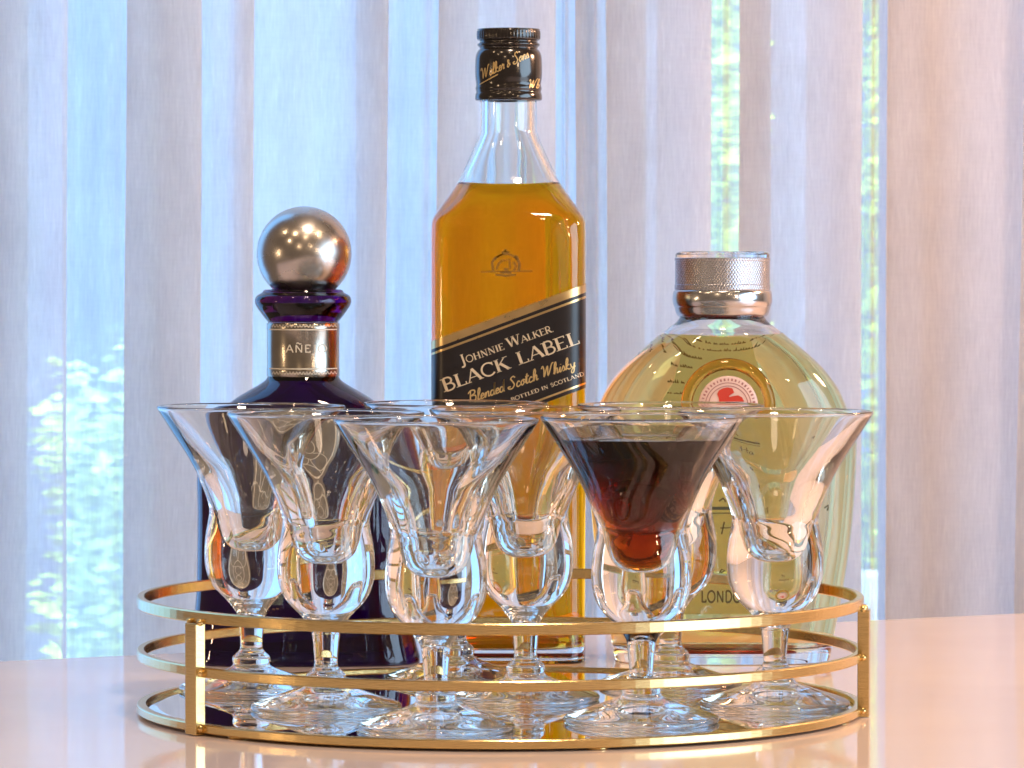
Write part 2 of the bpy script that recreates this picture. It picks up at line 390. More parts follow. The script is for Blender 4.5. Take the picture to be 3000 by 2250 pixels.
# normals over the whole unbroken profile, so that the three parts meet without a seam
whole = full + spline(STEM, 5)[1:] + spline(FOOT, 5)[1:] + spline(FBOT, 4)[1:]
GV, GF, GN = lathe(whole, 72)
def glass_part(name, i0, i1, parent, mat=M_glass):
    V = GV[i0 * 72:(i1 + 1) * 72]; Nn = GN[i0 * 72:(i1 + 1) * 72]
    F = [tuple(v - i0 * 72 for v in f) for f in GF if min(f) >= i0 * 72 and max(f) < (i1 + 1) * 72]
    return mesh(name, V, F, mat, parent, normals=Nn)
ib = len(full) - 1; istm = ib + len(spline(STEM, 5)) - 1; ift = len(whole) - 1
GRP = 'stemmed glasses standing on the tray'
def px_x(px, dd): return (px - 1500) / FPX * dd
GL = [  # photo column, distance, label
 (735, 198.1, 'empty flared glass at the left end of the tray, farthest left of the row'),
 (954, 189.5, 'empty flared glass second from the left, in front of the purple bottle'),
 (1277, 181.3, 'empty flared glass at the front middle, between the dark bottle and the whisky bottle'),
 (1540, 193.8, 'empty flared glass directly in front of the right side of the whisky bottle'),
 (2272, 191.0, 'empty flared glass at the right end of the tray, before the pale green label'),
 (1965, 200.0, 'empty flared glass behind the glass filled with dark drink'),
 (1335, 202.6, 'empty flared glass at the back, hidden behind the front middle glass'),
]
proto = thing('cocktail_glass', GL[0][2], 'glass', (px_x(GL[0][0], GL[0][1]), GL[0][1], GZ), GRP)
parts = [glass_part('bowl', 0, ib, proto), glass_part('stem', ib, istm, proto), glass_part('foot', istm, ift, proto)]
for k, (px, dd, lab) in enumerate(GL[1:]):
    g = proto.copy(); C.objects.link(g); g.location = (px_x(px, dd) * S, dd * S, GZ * S); g['label'] = lab
    g.rotation_euler = (0, 0, .7 * k)
    for p in parts:
        c = p.copy(); C.objects.link(c); c.parent = g
# the filled one: cavity faces below the level belong to the drink
dd = 184.3
fg = thing('cocktail_glass', 'flared glass filled with dark brown drink, right of the whisky bottle', 'glass', (px_x(1880, dd), dd, GZ), GRP)
glass_part('bowl', lvl_i, ib, fg)
for p in parts[1:]:
    c = p.copy(); C.objects.link(c); c.parent = fg
def liquid(name, V, F, iors, mat, parent):
    o = mesh(name, V, F, mat, parent)
    a = o.data.attributes.new('ior', 'FLOAT', 'FACE'); a.data.foreach_set('value', iors)
    return o
prof = list(reversed(cavp[:lvl_i + 1]))
V, F, _ = lathe(prof, 72)
n0 = len(F); base = len(V)
r_, z_ = prof[0]
F.append(tuple(range(72))); iors = [1.33 / 1.5] * n0 + [1.33]
o = liquid('drink', V, F, iors, M_drink, fg)
o.data.polygons[len(F) - 1].use_smooth = False

# ------------------------------------------------------------------ whisky bottle (tall, square)
def conv(px, py, cx, dd): return ((px - cx) / FPX * dd, CAMZ + (HZ - py) / FPX * dd)
WD, WX = 218.5, 1490
wb = thing('whisky_bottle', 'tall square bottle of amber whisky with a slanted black and gold label', 'bottle', (px_x(WX, WD), WD, .03))
ppc = WD / FPX
Wp = [(0, 3.55, 7), (.12, 3.80, 7), (.4, 3.92, 7), (1.0, 3.95, 7), (12, 3.95, 7), (20.5, 3.95, 7), (21.9, 3.95, 6.6), (22.6, 3.90, 6.0), (23.2, 3.55, 4.8), (23.8, 3.13, 3.7), (24.4, 2.72, 3.0), (24.95, 2.42, 2.5),
      (25.9, 1.98, 2.1), (26.9, 1.55, 2.0), (27.4, 1.46, 2.0), (28.6, 1.45, 2.0), (29.6, 1.45, 2.0)]
Wp = spline(Wp, 4)
seg = 96
outer = [sring(h, h, z, n, seg) for z, h, n in Wp]
LV = 24.36; TH = .36
Ws = [(z, max(h - TH, .4), 2 + (n - 2) * .6) for z, h, n in Wp if z >= 1.0]
inner_lo = [(.62, 2.6, 4.5), (.66, 3.05, 5.5), (.82, 3.38, 6.4)] + [(z, h, n) for z, h, n in Ws if 1.1 < z < LV - .05]
lo = [r for r in Ws if r[0] <= LV][-1]; hi = [r for r in Ws if r[0] > LV][0]; t = (LV - lo[0]) / (hi[0] - lo[0])
lv = tuple(a + (b - a) * t for a, b in zip(lo, hi)); lv = (LV,) + lv[1:]
upper = [lv] + [r for r in Ws if r[0] > LV + .05]
V, F = loft(outer, cap0=True)
n_out = len(V)
Vi, Fi = loft([sring(h, h, z, n, seg) for z, h, n in upper])
F += [tuple(reversed([v + n_out for v in f])) for f in Fi]; V += Vi
a0 = (len(outer) - 1) * seg; b0 = len(V) - seg
F += [(a0 + k, a0 + (k + 1) % seg, b0 + (k + 1) % seg, b0 + k) for k in range(seg)]
mesh('glass_body', V, F, M_flint, wb)
rings = [sring(h, h, z, n, seg) for z, h, n in inner_lo] + [sring(lv[1], lv[1], LV, lv[2], seg)]
V, F = loft(rings, cap0=True, cap1=True)
iors = [1.33 / 1.5] * (len(F) - 1) + [1.33]
o = liquid('whisky', V, F, iors, M_whisky, wb); o.data.polygons[len(F) - 1].use_smooth = False; o.data.polygons[len(F) - 2].use_smooth = False
# screw cap, ribbed at the top
def zc(py): return CAMZ + (HZ - py) * ppc
def hc(p): return p * ppc
cp = [(0, zc(88)), (hc(84), zc(88.5)), (hc(91), zc(92)), (hc(93), zc(98)), (hc(93), zc(115)), (hc(90), zc(121)), (hc(85), zc(124)), (hc(86), zc(129)), (hc(91), zc(132)), (hc(91), zc(137)), (hc(86), zc(142)), (hc(85), zc(147)),
      (hc(90), zc(152)), (hc(96), zc(166)), (hc(98), zc(190)), (hc(98), zc(225)), (hc(95), zc(250)), (hc(97), zc(262)), (hc(95), zc(272)), (hc(98), zc(282)), (hc(97), zc(296)), (hc(84), zc(299)), (1.46, zc(299))]
cps = spline(cp, 4); V, F, _ = lathe(cps, 180)
top_n = [i for i, (r, z) in enumerate(cps) if zc(118) < z < zc(95)]
V = [((x * (1 - .018 * (k % 180 % 3 == 0)), y * (1 - .018 * (k % 180 % 3 == 0)), z) if k // 180 in top_n else (x, y, z)) for k, (x, y, z) in enumerate(V)]
cap = mesh('screw_cap', V, F, M_cap, wb)
def cap_surf(px, py):
    u = (px - WX) * ppc * .992; z = zc(py)
    r = interp(sorted((z_, r_) for r_, z_ in cps[4:]), z) + .012
    u = max(-r * .999, min(r * .999, u)); return (u, -sqrt(r * r - u * u), z)
lettering('cap_lettering', 'Walker & Sons', (1411, 239), (1550, 176), 30, cap_surf, M_inkb, cap, 'script', 1.1, .35)
lettering('cap_lettering', 'Wb', (1547, 266), (1580, 262), 26, cap_surf, M_inkb, cap, 'script', 1.1, .3)
V, F = [], []
ribbon(V, F, [(1405 + 6 * i, 252 - 2.9 * i - 1.2 * sin(i / 24 * pi)) for i in range(10)], 3.0, cap_surf, 4)
mesh('cap_lettering', V, F, M_inkb, cap, smooth=False)
# label wrapped round the front
FD = WD - 3.95; kf = FD / FPX
def wsurf(px, py, off=.012):
    h = 3.95; x = max(-h * .9995, min(h * .9995, (px - WX) * kf))
    y = -(h ** 7 - abs(x) ** 7) ** (1 / 7)
    k = (FD - 3.95 + y * -1 * 0 + 3.95) * 1.0
    z = CAMZ + (HZ - py) * (WD + y) / FPX
    gx, gy = math.copysign(abs(x / h) ** 6, x), -abs(y / h) ** 6; L = hypot(gx, gy) or 1
    return (x + gx / L * off, y + gy / L * off, z)
def band(name, y0, y1, mat, off, slope=.372):
    """slanted strip; y0, y1 are photo rows at the middle of the face"""
    V, F = [], []; n = 60
    for i in range(n + 1):
        t = -1 + 2 * i / n; t = sin(t * pi / 2); px = WX + t * 228
        for j in range(5):
            yy = y0 + (y1 - y0) * j / 4 - slope * (px - WX)
            V.append(wsurf(px, yy, off))
    for i in range(n):
        for j in range(4):
            a = i * 5 + j; F.append((a, a + 1, a + 6, a + 5))
    return mesh(name, V, F, mat, wb)
lb = band('label', 917, 1222, M_label, .015)
for y0, y1 in ((917, 942), (952, 959), (1205, 1211)):
    s_ = band('gold_stripe', y0, y1, M_foil, .028); s_.parent = lb
ls = lambda px, py: wsurf(px, py, .03)
lettering('lettering', 'JOHNNIE WALKER.', (1352, 1071), (1625, 972), 20, ls, M_ink, lb, 'serif', 1.0, big={0: 1.45, 8: 1.45})
lettering('lettering', 'BLACK LABEL', (1304, 1150), (1703, 1006), 38, ls, M_ink, lb, 'serif', 1.0)
lettering('lettering', 'Blended Scotch Whisky', (1374, 1183), (1686, 1077), 33, ls, M_inkb, lb, 'script', 1.2, .25)
lettering('lettering', 'BOTTLED IN SCOTLAND', (1500, 1178), (1712, 1101), 11, ls, M_ink, lb, 'serif', 1.1)
# pressed crest on the face
V, F = [], []
es = lambda px, py: wsurf(px, py, .006)
for st, wd in [([(1408, 798), (1560, 796)], 3), ([(1445, 795), (1442, 770), (1450, 758), (1462, 752)], 6), ([(1520, 795), (1522, 775), (1514, 755), (1508, 752)], 8),
           (arc(1482, 772, 34, 26, 200, 340, 10), 5), ([(1472, 764), (1462, 772), (1454, 792)], 5), ([(1492, 760), (1495, 790)], 5), ([(1470, 742), (1480, 738), (1492, 742)], 5),
           ([(1481, 742), (1481, 732)], 6), ([(1462, 752), (1474, 745)], 4), ([(1474, 764), (1486, 764)], 4), ([(1466, 800), (1498, 801)], 6), ([(1505, 770), (1512, 782), (1506, 794)], 6), ([(1476, 790), (1488, 792)], 7),
           ([(1452, 806), (1482, 810), (1512, 806)], 5)]:
    ribbon(V, F, st, wd, es, 5)
mesh('crest', V, F, M_etch, wb, smooth=False)

# ------------------------------------------------------------------ purple bottle with the ball stopper
PD, PX = 217.0, 888
pb = thing('tequila_bottle', 'dark purple bell shaped bottle with a round silver ball stopper', 'bottle', (px_x(PX, PD), PD, .03))
pk = PD / FPX
def zp(py): return CAMZ + (HZ - py) * pk
Pp = [(1948, 322), (1944, 338), (1930, 342), (1900, 336), (1850, 325), (1780, 316), (1700, 311), (1500, 308), (1400, 310), (1340, 304), (1290, 290), (1240, 266), (1200, 236), (1172, 203), (1150, 168), (1132, 136), (1116, 112), (1104, 104)]
def dep(h):                                     # the body is flattened front to back
    return h if h < 120 else 120 + (h - 120) * .42
Pq = spline([(zp(y), h * pk, dep(h) * pk, 2 + 1.3 * max(0, min(1, (h - 150) / 130))) for y, h in Pp], 4)
Pq = [(max(q[0], 0),) + q[1:] for q in Pq]
V, F = loft([sring(a, b, z, n, 96) for z, a, b, n in Pq], cap0=True, cap1=True)
mesh('glass_body', V, F, M_purple, pb)
nk = [(1.80, zp(1104)), (1.80, zp(952)), (1.79, zp(946)), (1.95, zp(935)), (2.30, zp(908)), (2.45, zp(892)), (2.47, zp(880)), (2.38, zp(868)), (2.1, zp(858)), (1.95, zp(850)), (1.3, zp(848)), (0, zp(848))]
V, F, _ = lathe([(r, z) for r, z in reversed(spline(nk, 4))], 72)
mesh('collar', V, F, M_purple, pb)
bd = [(1.82, zp(947)), (1.87, zp(949)), (1.87, zp(965)), (1.855, zp(968)), (1.855, zp(1080)), (1.87, zp(1083)), (1.87, zp(1102)), (1.82, zp(1105))]
V, F, _ = lathe(bd, 96); nb = mesh('neck_band', V, F, M_pewter, pb)
def nsurf(px, py, off=1.868):
    u = max(-off * .999, min(off * .999, (px - 888) * pk * .99)); return (u, -sqrt(off * off - u * u), zp(py))
lettering('lettering', 'A\u00d1EJO', (842, 1032), (966, 1032), 22, nsurf, M_plaque2, nb, 'sans', .8, gap=.14)
V, F = [], []
for y in (955, 1092):
    for i in range(19):
        x = 800 + i * 10; ribbon(V, F, [(x, y + 4), (x + 4, y - 4), (x + 8, y + 4)], 2.2, lambda a, b: nsurf(a, b, 1.878), 5)
for y in (966, 1080):
    ribbon(V, F, [(790 + 5 * i, y) for i in range(41)], 3, lambda a, b: nsurf(a, b, 1.882), 6)
mesh('beading', V, F, M_plaque2, nb, smooth=False)
br = 2.43; bz = zp(745)
ba = [(br * sin(radians(a)), bz + br * cos(radians(a))) for a in range(0, 151, 5)] + [(1.12, bz - br * .94), (1.12, zp(860)), (0, zp(860))]
V, F, _ = lathe(ba, 72); mesh('ball_stopper', [(x + .06, y, z) for x, y, z in V], F, M_silver, pb)
# oval pewter plaque on the front
def psurf(px, py, off):
    z = zp(py); tab = [(q[0], q[1:]) for q in Pq]
    a = interp([(q[0], q[1]) for q in Pq], z); b = interp([(q[0], q[2]) for q in Pq], z); n = interp([(q[0], q[3]) for q in Pq], z)
    x = max(-a * .98, min(a * .98, (px - PX) * pk)); return (x, -b * (1 - abs(x / a) ** n) ** (1 / n) - off, z)
def oval(name, cx, cy_, rx, ry, o0, o1, mat, parent, n=48, rings=6):
    V, F = [psurf(cx, cy_, o1)], []
    for j in range(1, rings + 1):
        for k in range(n):
            t = 2 * pi * k / n; f = j / rings; V.append(psurf(cx + rx * f * cos(t), cy_ + ry * f * sin(t), o1))
    for k in range(n):
        t = 2 * pi * k / n; V.append(psurf(cx + rx * 1.03 * cos(t), cy_ + ry * 1.03 * sin(t), o0))
    for k in range(n): F.append((0, 1 + (k + 1) % n, 1 + k))
    for j in range(rings):
        for k in range(n):
            a = 1 + j * n + k; b = 1 + j * n + (k + 1) % n; F.append((a, b, b + n, a + n))
    return mesh(name, V, F, mat, parent)
pl = oval('plaque', 884, 1455, 128, 225, -.05, .10, M_plaque, pb)
V, F = [], []
for st, wd in [(arc(884, 1455, 116, 212, 0, 360, 60), 5), (arc(884, 1470, 62, 110, 0, 360, 40), 4), (arc(884, 1420, 30, 30, 0, 360, 20), 5), (arc(840, 1580, 40, 50, 0, 300, 20), 4), (arc(928, 1580, 40, 50, 180, -120, 20), 4),
           (arc(884, 1500, 34, 40, 200, 520, 20), 4), ([(850, 1300), (884, 1275), (918, 1300)], 5), ([(830, 1330), (860, 1318), (908, 1318), (938, 1330)], 5), (arc(884, 1350, 22, 18, 0, 360, 14), 4), (arc(884, 1640, 46, 16, 180, 360, 12), 4)]:
    ribbon(V, F, st, wd, lambda a, b: psurf(a, b, .115), 8)
mesh('engraving', V, F, M_plaque2, pl, smooth=False)

# ------------------------------------------------------------------ round shouldered flask with the medallion
QD, QX = 217.5, 2116
gb = thing('gin_bottle', 'round shouldered clear flask of pale golden spirit with green label and red medallion', 'bottle', (px_x(QX, QD), QD, .03))
qk = QD / FPX
def zq(py): return CAMZ + (HZ - py) * qk
Qp = [(1948, 298), (1942, 309), (1925, 316), (1880, 325), (1690, 360), (1560, 378), (1430, 388), (1320, 393), (1260, 388), (1190, 362), (1142, 340), (1096, 308), (1050, 264), (1005, 212), (970, 168), (948, 138), (930, 124), (915, 122), (880, 121)]
def qd(h): return h if h < 150 else 150 + (min(h, 300) - 150) * .22
Qq = spline([(zq(y), h * qk, qd(h) * qk, 2 + .9 * max(0, min(1, (h - 150) / 120))) for y, h in Qp], 4)
Qq = [(max(z, 0), a, b, n) for z, a, b, n in Qq]
seg = 96
outer = [sring(a, b, z, n, seg) for z, a, b, n in Qq]
QL = zq(984); Qt = .30
Qi = [(z, max(a - Qt * .9, .5), max(b - Qt, .5), n) for z, a, b, n in Qq]
lo_i = [(.42, 3.6, 1.3, 2.6), (.46, 4.3, 1.75, 2.7), (.66, 4.75, 2.0, 2.8)] + [r for r in Qi if .95 < r[0] < QL - .06]
lo = [r for r in Qi if r[0] <= QL][-1]; hi = [r for r in Qi if r[0] > QL][0]; t = (QL - lo[0]) / (hi[0] - lo[0])
lvq = (QL,) + tuple(a + (b - a) * t for a, b in zip(lo[1:], hi[1:]))
up = [lvq] + [r for r in Qi if r[0] > QL + .06]
V, F = loft(outer, cap0=True); n_out = len(V)
Vi, Fi = loft([sring(a, b, z, n, seg) for z, a, b, n in up])
F += [tuple(reversed([v + n_out for v in f])) for f in Fi]; V += Vi
a0 = (len(outer) - 1) * seg; b0 = len(V) - seg
F += [(a0 + k, a0 + (k + 1) % seg, b0 + (k + 1) % seg, b0 + k) for k in range(seg)]
mesh('glass_body', V, F, M_flint, gb)
V, F = loft([sring(a, b, z, n, seg) for z, a, b, n in lo_i] + [sring(lvq[1], lvq[2], QL, lvq[3], seg)], cap0=True, cap1=True)
o = liquid('spirit', V, F, [1.33 / 1.5] * (len(F) - 1) + [1.33], M_pale, gb)
o.data.polygons[len(F) - 1].use_smooth = False; o.data.polygons[len(F) - 2].use_smooth = False
def qsurf(px, py, off=.02, back=False):
    z = zq(py); a = interp([(q[0], q[1]) for q in Qq], z); b = interp([(q[0], q[2]) for q in Qq], z); n = interp([(q[0], q[3]) for q in Qq], z)
    x = max(-a * .985, min(a * .985, (px - QX) * qk)); y = b * (1 - abs(x / a) ** n) ** (1 / n) + off
    return (x, y if back else -y, z)
def patch(name, rows, off, back, mat, parent, nx=24):
    """rows [(py, x0, x1)]"""
    V, F = [], []; ny = 28; y0, y1 = rows[0][0], rows[-1][0]
    for j in range(ny + 1):
        y = y0 + (y1 - y0) * j / ny; a = interp([(r[0], r[1]) for r in rows], y); b = interp([(r[0], r[2]) for r in rows], y)
        for i in range(nx + 1): V.append(qsurf(a + (b - a) * i / nx, y, off, back))
    for j in range(ny):
        for i in range(nx):
            a = j * (nx + 1) + i; F.append((a, a + 1, a + nx + 2, a + nx + 1))
    return mesh(name, V, F, mat, parent)
lab = patch('back_label', [(992, 2072, 2160), (1040, 2042, 2192), (1100, 2004, 2222), (1180, 1958, 2240), (1240, 1925, 2300), (1300, 1896, 2336), (1500, 1892, 2340), (1684, 1896, 2336)], .015, True, M_green, gb)
lab2 = patch('back_label', [(1706, 1898, 2334), (1810, 1902, 2330)], .015, True, M_green, gb)
V, F = [], []
for row, x0, x1 in ((1035, 2045, 2230), (1055, 2000, 2250), (1078, 1975, 2050), (1100, 1950, 2010), (1128, 1930, 1985), (1160, 1925, 1975), (1240, 1900, 1990), (1270, 2180, 2240), (1255, 2180, 2235)):
    x = x0
    while x < x1:
        wd = random.uniform(3, 8); hgt = random.uniform(5, 10)
        ribbon(V, F, [(x, row), (x + wd * .5, row - hgt * random.uniform(.2, 1)), (x + wd, row)], 3.0, lambda a, b: qsurf(2116 + (a - 2116) * .76, b, .008, True), 6)
        x += wd + random.uniform(1, 4) + (7 if random.random() < .2 else 0)
tag(mesh('small_print', V, F, M_text, lab, smooth=False), kind='stuff')
fsf = lambda a, b: qsurf(a, b, .012)
lettering('lettering', 'LONDON', (2046, 1753), (2190, 1753), 33, fsf, M_text, gb, 'sans', 1.15, gap=.1)
lettering('lettering', 'Ha', (2100, 1556), (2160, 1556), 36, fsf, M_text, gb, 'script', 1.0, .1)
def ink(name, strokes, mat):
    V, F = [], []
    for st, wd in strokes: ribbon(V, F, st, wd, fsf, 8)
    mesh(name, V, F, mat, gb, smooth=False)
M_blue = principled('grey_blue_ink', (.20, .21, .23), .6)
ink('printed_rule', [([(2030, 1481), (2200, 1481)], 9)], M_text)
ink('printed_rule', [([(2030, 1495), (2200, 1495)], 3)], M_text)
ink('printed_leaf', [([(2100, 1668), (2106, 1658), (2116, 1660), (2104, 1668)], 4)], M_text)
ink('printed_leaf', [([(2098, 1460), (2110, 1452), (2118, 1462)], 5)], M_text)
ink('printed_leaf', [([(2405, 1482), (2418, 1474), (2414, 1490)], 5)], M_text)
ink('printed_bird', [([(2195, 1337), (2212, 1325), (2240, 1312), (2262, 1318), (2282, 1316)], 18), ([(2212, 1320), (2235, 1302), (2258, 1312)], 14)], M_blue)
ink('printed_bird', [([(2292, 1324), (2318, 1306), (2356, 1308)], 18), ([(2294, 1284), (2320, 1280), (2345, 1298), (2356, 1264)], 18), ([(2310, 1296), (2340, 1302)], 16)], M_blue)
# medallion
md_c = (2124, 1184)
def mdisc(name, r0, r1, o0, o1, mat, parent, n=56):
    V, F = [], []
    prof = [(r0, o0), (r0 + .001, o1), (r1 - .04 / qk, o1), (r1, o1 - .05), (r1, o0)] if r0 > 0 else [(0, o1), (r1 * .5, o1), (r1 - .04 / qk, o1), (r1, o1 - .03), (r1, o0)]
    for r, of in prof:
        for k in range(n):
            t = 2 * pi * k / n; V.append(qsurf(md_c[0] + r * cos(t), md_c[1] + r * sin(t), of))
    for i in range(len(prof) - 1):
        for k in range(n):
            a = i * n + k; b = i * n + (k + 1) % n; F.append((a, b, b + n, a + n))
    return mesh(name, V, F, mat, parent)
med = mdisc('medallion', 0, 86, -.02, .16, M_pink, gb)
V, F = [], []
for k in range(56):
    t = 2 * pi * k / 56; r = (102 + 34 * cos(t)) ; pass
NR, NS = 72, 12
for i in range(NR):
    t = 2 * pi * i / NR
    for j in range(NS):
        s_ = 2 * pi * j / NS; r = 120 + 17 * cos(s_)
        V.append(qsurf(md_c[0] + r * cos(t), md_c[1] + r * sin(t), .06 + .22 * sin(s_)))
for i in range(NR):
    for j in range(NS):
        F.append((i * NS + j, i * NS + (j + 1) % NS, ((i + 1) % NR) * NS + (j + 1) % NS, ((i + 1) % NR) * NS + j))
mesh('medallion_ring', V, F, M_amberglass, gb)
V, F = [], []
ms = lambda a, b: qsurf(a, b, .175)
for k in range(44):
    t = 2 * pi * k / 44; c_, s_ = cos(t), sin(t)
    ribbon(V, F, [(md_c[0] + 72 * c_, md_c[1] + 72 * s_), (md_c[0] + 79 * c_, md_c[1] + 79 * s_)], 5 if k % 3 else 3, ms, 4)
for r in (66, 57): ribbon(V, F, [(md_c[0] + r * cos(2 * pi * k / 60), md_c[1] + r * sin(2 * pi * k / 60)) for k in range(61)], 2.2, ms, 6)
mesh('border_print', V, F, M_rose2, med, smooth=False)
blob = [(2092, 1150), (2097, 1140), (2108, 1134), (2122, 1131), (2136, 1134), (2141, 1146), (2133, 1150), (2126, 1152), (2128, 1162), (2140, 1156), (2152, 1154), (2164, 1160), (2170, 1172), (2098, 1172), (2096, 1160)]
cx, cy_ = 2120, 1158
V = [ms(cx, cy_ + 2)] + [qsurf(a, b, .19) for a, b in blob]; F = [(0, 1 + k, 1 + (k + 1) % len(blob)) for k in range(len(blob))]
ribbon(V, F, [(2090, 1181), (2110, 1184), (2150, 1183), (2160, 1180)], 5, lambda a, b: qsurf(a, b, .19), 5)
ribbon(V, F, [(2100, 1188), (2130, 1190)], 3, lambda a, b: qsurf(a, b, .19), 5)
mesh('red_emblem', V, F, M_red, med, smooth=False)
# cap: knurled metal with a clear disc on top
def hq(p): return p * qk
V, F, _ = lathe([(0, zq(757)), (hq(138), zq(757)), (hq(140), zq(759)), (hq(140), zq(764)), (hq(138.5), zq(766)), (hq(138.5), zq(834)), (hq(140), zq(836)), (hq(140), zq(848)), (hq(139), zq(851)), (0, zq(851))], 120)
gc = mesh('cap', V, F, M_knurl, gb, smooth=False)
V, F, _ = lathe(spline([(hq(139), zq(851)), (hq(144), zq(858)), (hq(146), zq(880)), (hq(143), zq(896)), (hq(140), zq(902)), (hq(136), zq(918)), (hq(130), zq(927)), (hq(122), zq(931))], 4), 96)
mesh('collar', V, F, principled('grey_pewter', (.52, .53, .55), .2, 1., noise=(70, .15, (1, 1, 1), .4)), gb)
V, F, _ = lathe([(0, zq(738)), (hq(120), zq(738)), (hq(134), zq(742)), (hq(138), zq(748)), (hq(138), zq(756.5)), (0, zq(756.5))], 96)
mesh('clear_disc', V, F, M_glass, gc, smooth=False)

# ------------------------------------------------------------------ sheer curtain
def curtain_mat():
    N = NT('sheer_linen'); tc = N.n('ShaderNodeTexCoord'); uv = tc.outputs['UV']
    def noise(scale, detail=4, rough=.6):
        mp = N.n('ShaderNodeMapping'); mp.inputs['Scale'].default_value = scale; N.l(uv, mp.inputs[0])
        nz = N.n('ShaderNodeTexNoise'); nz.inputs['Scale'].default_value = 1; nz.inputs['Detail'].default_value = detail; nz.inputs['Roughness'].default_value = rough
        N.l(mp.outputs[0], nz.inputs['Vector']); return nz.outputs[0]
    a = noise((700, 60, 1)); b = noise((55, 520, 1)); c = noise((40, 12, 1), 5); f = noise((1500, 1500, 1), 2)
    def mth(op, x, y):
        m = N.n('ShaderNodeMath', operation=op)
        for i, v in enumerate((x, y)):
            if isinstance(v, (int, float)): m.inputs[i].default_value = v
            else: N.l(v, m.inputs[i])
        return m.outputs[0]
    w1 = mth('ADD', mth('MULTIPLY', a, .40), mth('MULTIPLY', b, .15)); w1 = mth('ADD', w1, mth('MULTIPLY', c, .33)); w1 = mth('ADD', w1, mth('MULTIPLY', f, .12)); sl = noise((420, 36, 1), 3, .7); sl = mth('MULTIPLY', mth('MAXIMUM', mth('SUBTRACT', sl, .58), 0), mth('MULTIPLY', c, 2.4)); w1 = mth('ADD', w1, sl)
    op = N.n('ShaderNodeMapRange'); op.inputs[1].default_value = .30; op.inputs[2].default_value = .70; op.inputs[3].default_value = .02; op.inputs[4].default_value = .18
    N.l(w1, op.inputs[0])
    col = N.n('ShaderNodeMix', data_type='RGBA'); col.inputs[6].default_value = (.71, .70, .71, 1); col.inputs[7].default_value = (.98, .97, .96, 1); cr = N.n('ShaderNodeMapRange'); cr.inputs[1].default_value = .37; cr.inputs[2].default_value = .66; N.l(w1, cr.inputs[0]); N.l(cr.outputs[0], col.inputs[0])
    df = N.n('ShaderNodeBsdfDiffuse'); tr = N.n('ShaderNodeBsdfTranslucent'); tp = N.n('ShaderNodeBsdfTransparent')
    N.l(col.outputs[2], df.inputs[0]); N.l(col.outputs[2], tr.inputs[0])
    m1 = N.n('ShaderNodeMixShader'); m1.inputs[0].default_value = .80; N.l(df.outputs[0], m1.inputs[1]); N.l(tr.outputs[0], m1.inputs[2])
    m2 = N.n('ShaderNodeMixShader'); N.l(op.outputs[0], m2.inputs[0]); N.l(m1.outputs[0], m2.inputs[1]); N.l(tp.outputs[0], m2.inputs[2])
    N.l(m2.outputs[0], N.out.inputs[0]); return N.m
CD = 270.0
# folds from left to right: (left column, right column, depth in cm, overlap with the next fold in columns)
FOLDS = [(-560, -330, 0, 60), (-330, -60, 2.4, 120), (-60, 192, .6, 30), (192, 365, 4.6, 105), (365, 585, 0, 110), (585, 740, 1.6, 60), (740, 1125, 2.6, 90), (1125, 1280, 5.0, 110),
         (1280, 1630, .6, 120), (1630, 1692, 5.0, 60), (1692, 1776, 3.2, 110), (1776, 2083, 1.0, 150), (2083, 2166, 5.2, 100), (2166, 2530, 1.2, 150), (2530, 2606, 5.4, 120),
         (2606, 2985, 1.0, 70), (2985, 3300, -.4, 80), (3300, 3600, 3, 60), (3600, 4000, 0, 60)]
path = []
for i, (x0, x1, dp, ov) in enumerate(FOLDS):
    n = 4
    a = x0 + (18 if i else 0); b = x1 - 18
    for k in range(n + 1):
        f = k / n; path.append((a + (b - a) * f, dp + .55 * sin(pi * f) * (-1 if dp < 2 else 1) + random.uniform(-.12, .12)))
    if i + 1 < len(FOLDS):
        nd = FOLDS[i + 1][2]
        if dp <= nd:      # this fold lies in front: turn under at its right lip
            path += [(x1, dp + .35), (x1 - 8, dp + .9), (x1 - ov * .5, (dp + nd) / 2 + .3), (x1 - ov, nd - .5), (x1 - ov + 6, nd + .25), (x1 - ov * .4, nd + .3)]
        else:             # the next fold lies in front
            path += [(x1 + ov * .4, dp + .3), (x1 + ov - 6, dp + .25), (x1 + ov, dp - .5), (x1 + ov * .5, (dp + nd) / 2 + .3), (x1 + 8, nd + .9), (x1, nd + .35)]
path = spline(path, 5)
rows = 46; z0, z1 = -75, 170
V, F, UV = [], [], []
L = [0]
for (a, b), (c, d_) in zip(path, path[1:]): L.append(L[-1] + hypot((c - a) * CD / FPX, d_ - b))
import mathutils
for j in range(rows + 1):
    z = z0 + (z1 - z0) * j / rows
    for i, (px, dp) in enumerate(path):
        nx = mathutils.noise.noise((px / 260, z / 42, 3.1)) * 14 + mathutils.noise.noise((px / 90, z / 18, 8.7)) * 3
        ny = mathutils.noise.noise((px / 200, z / 30, 5.5)) * .5
        sway = (z - 20) * .28 * (1 if px < 1500 else .5)
        V.append((px_x(px + nx + sway, CD), CD + dp + ny, z)); UV.append((L[i] * S, z * S))
nc = len(path)
for j in range(rows):
    for i in range(nc - 1):
        a = j * nc + i; F.append((a, a + 1, a + 1 + nc, a + nc))
cur = mesh('sheer_curtain', V, F, curtain_mat())
uvl = cur.data.uv_layers.new(name='UVMap')
for lp in cur.data.loops: uvl.data[lp.index].uv = UV[lp.vertex_index]
tag(cur, 'sheer white linen curtain hanging in folds behind the bottles', 'curtain')

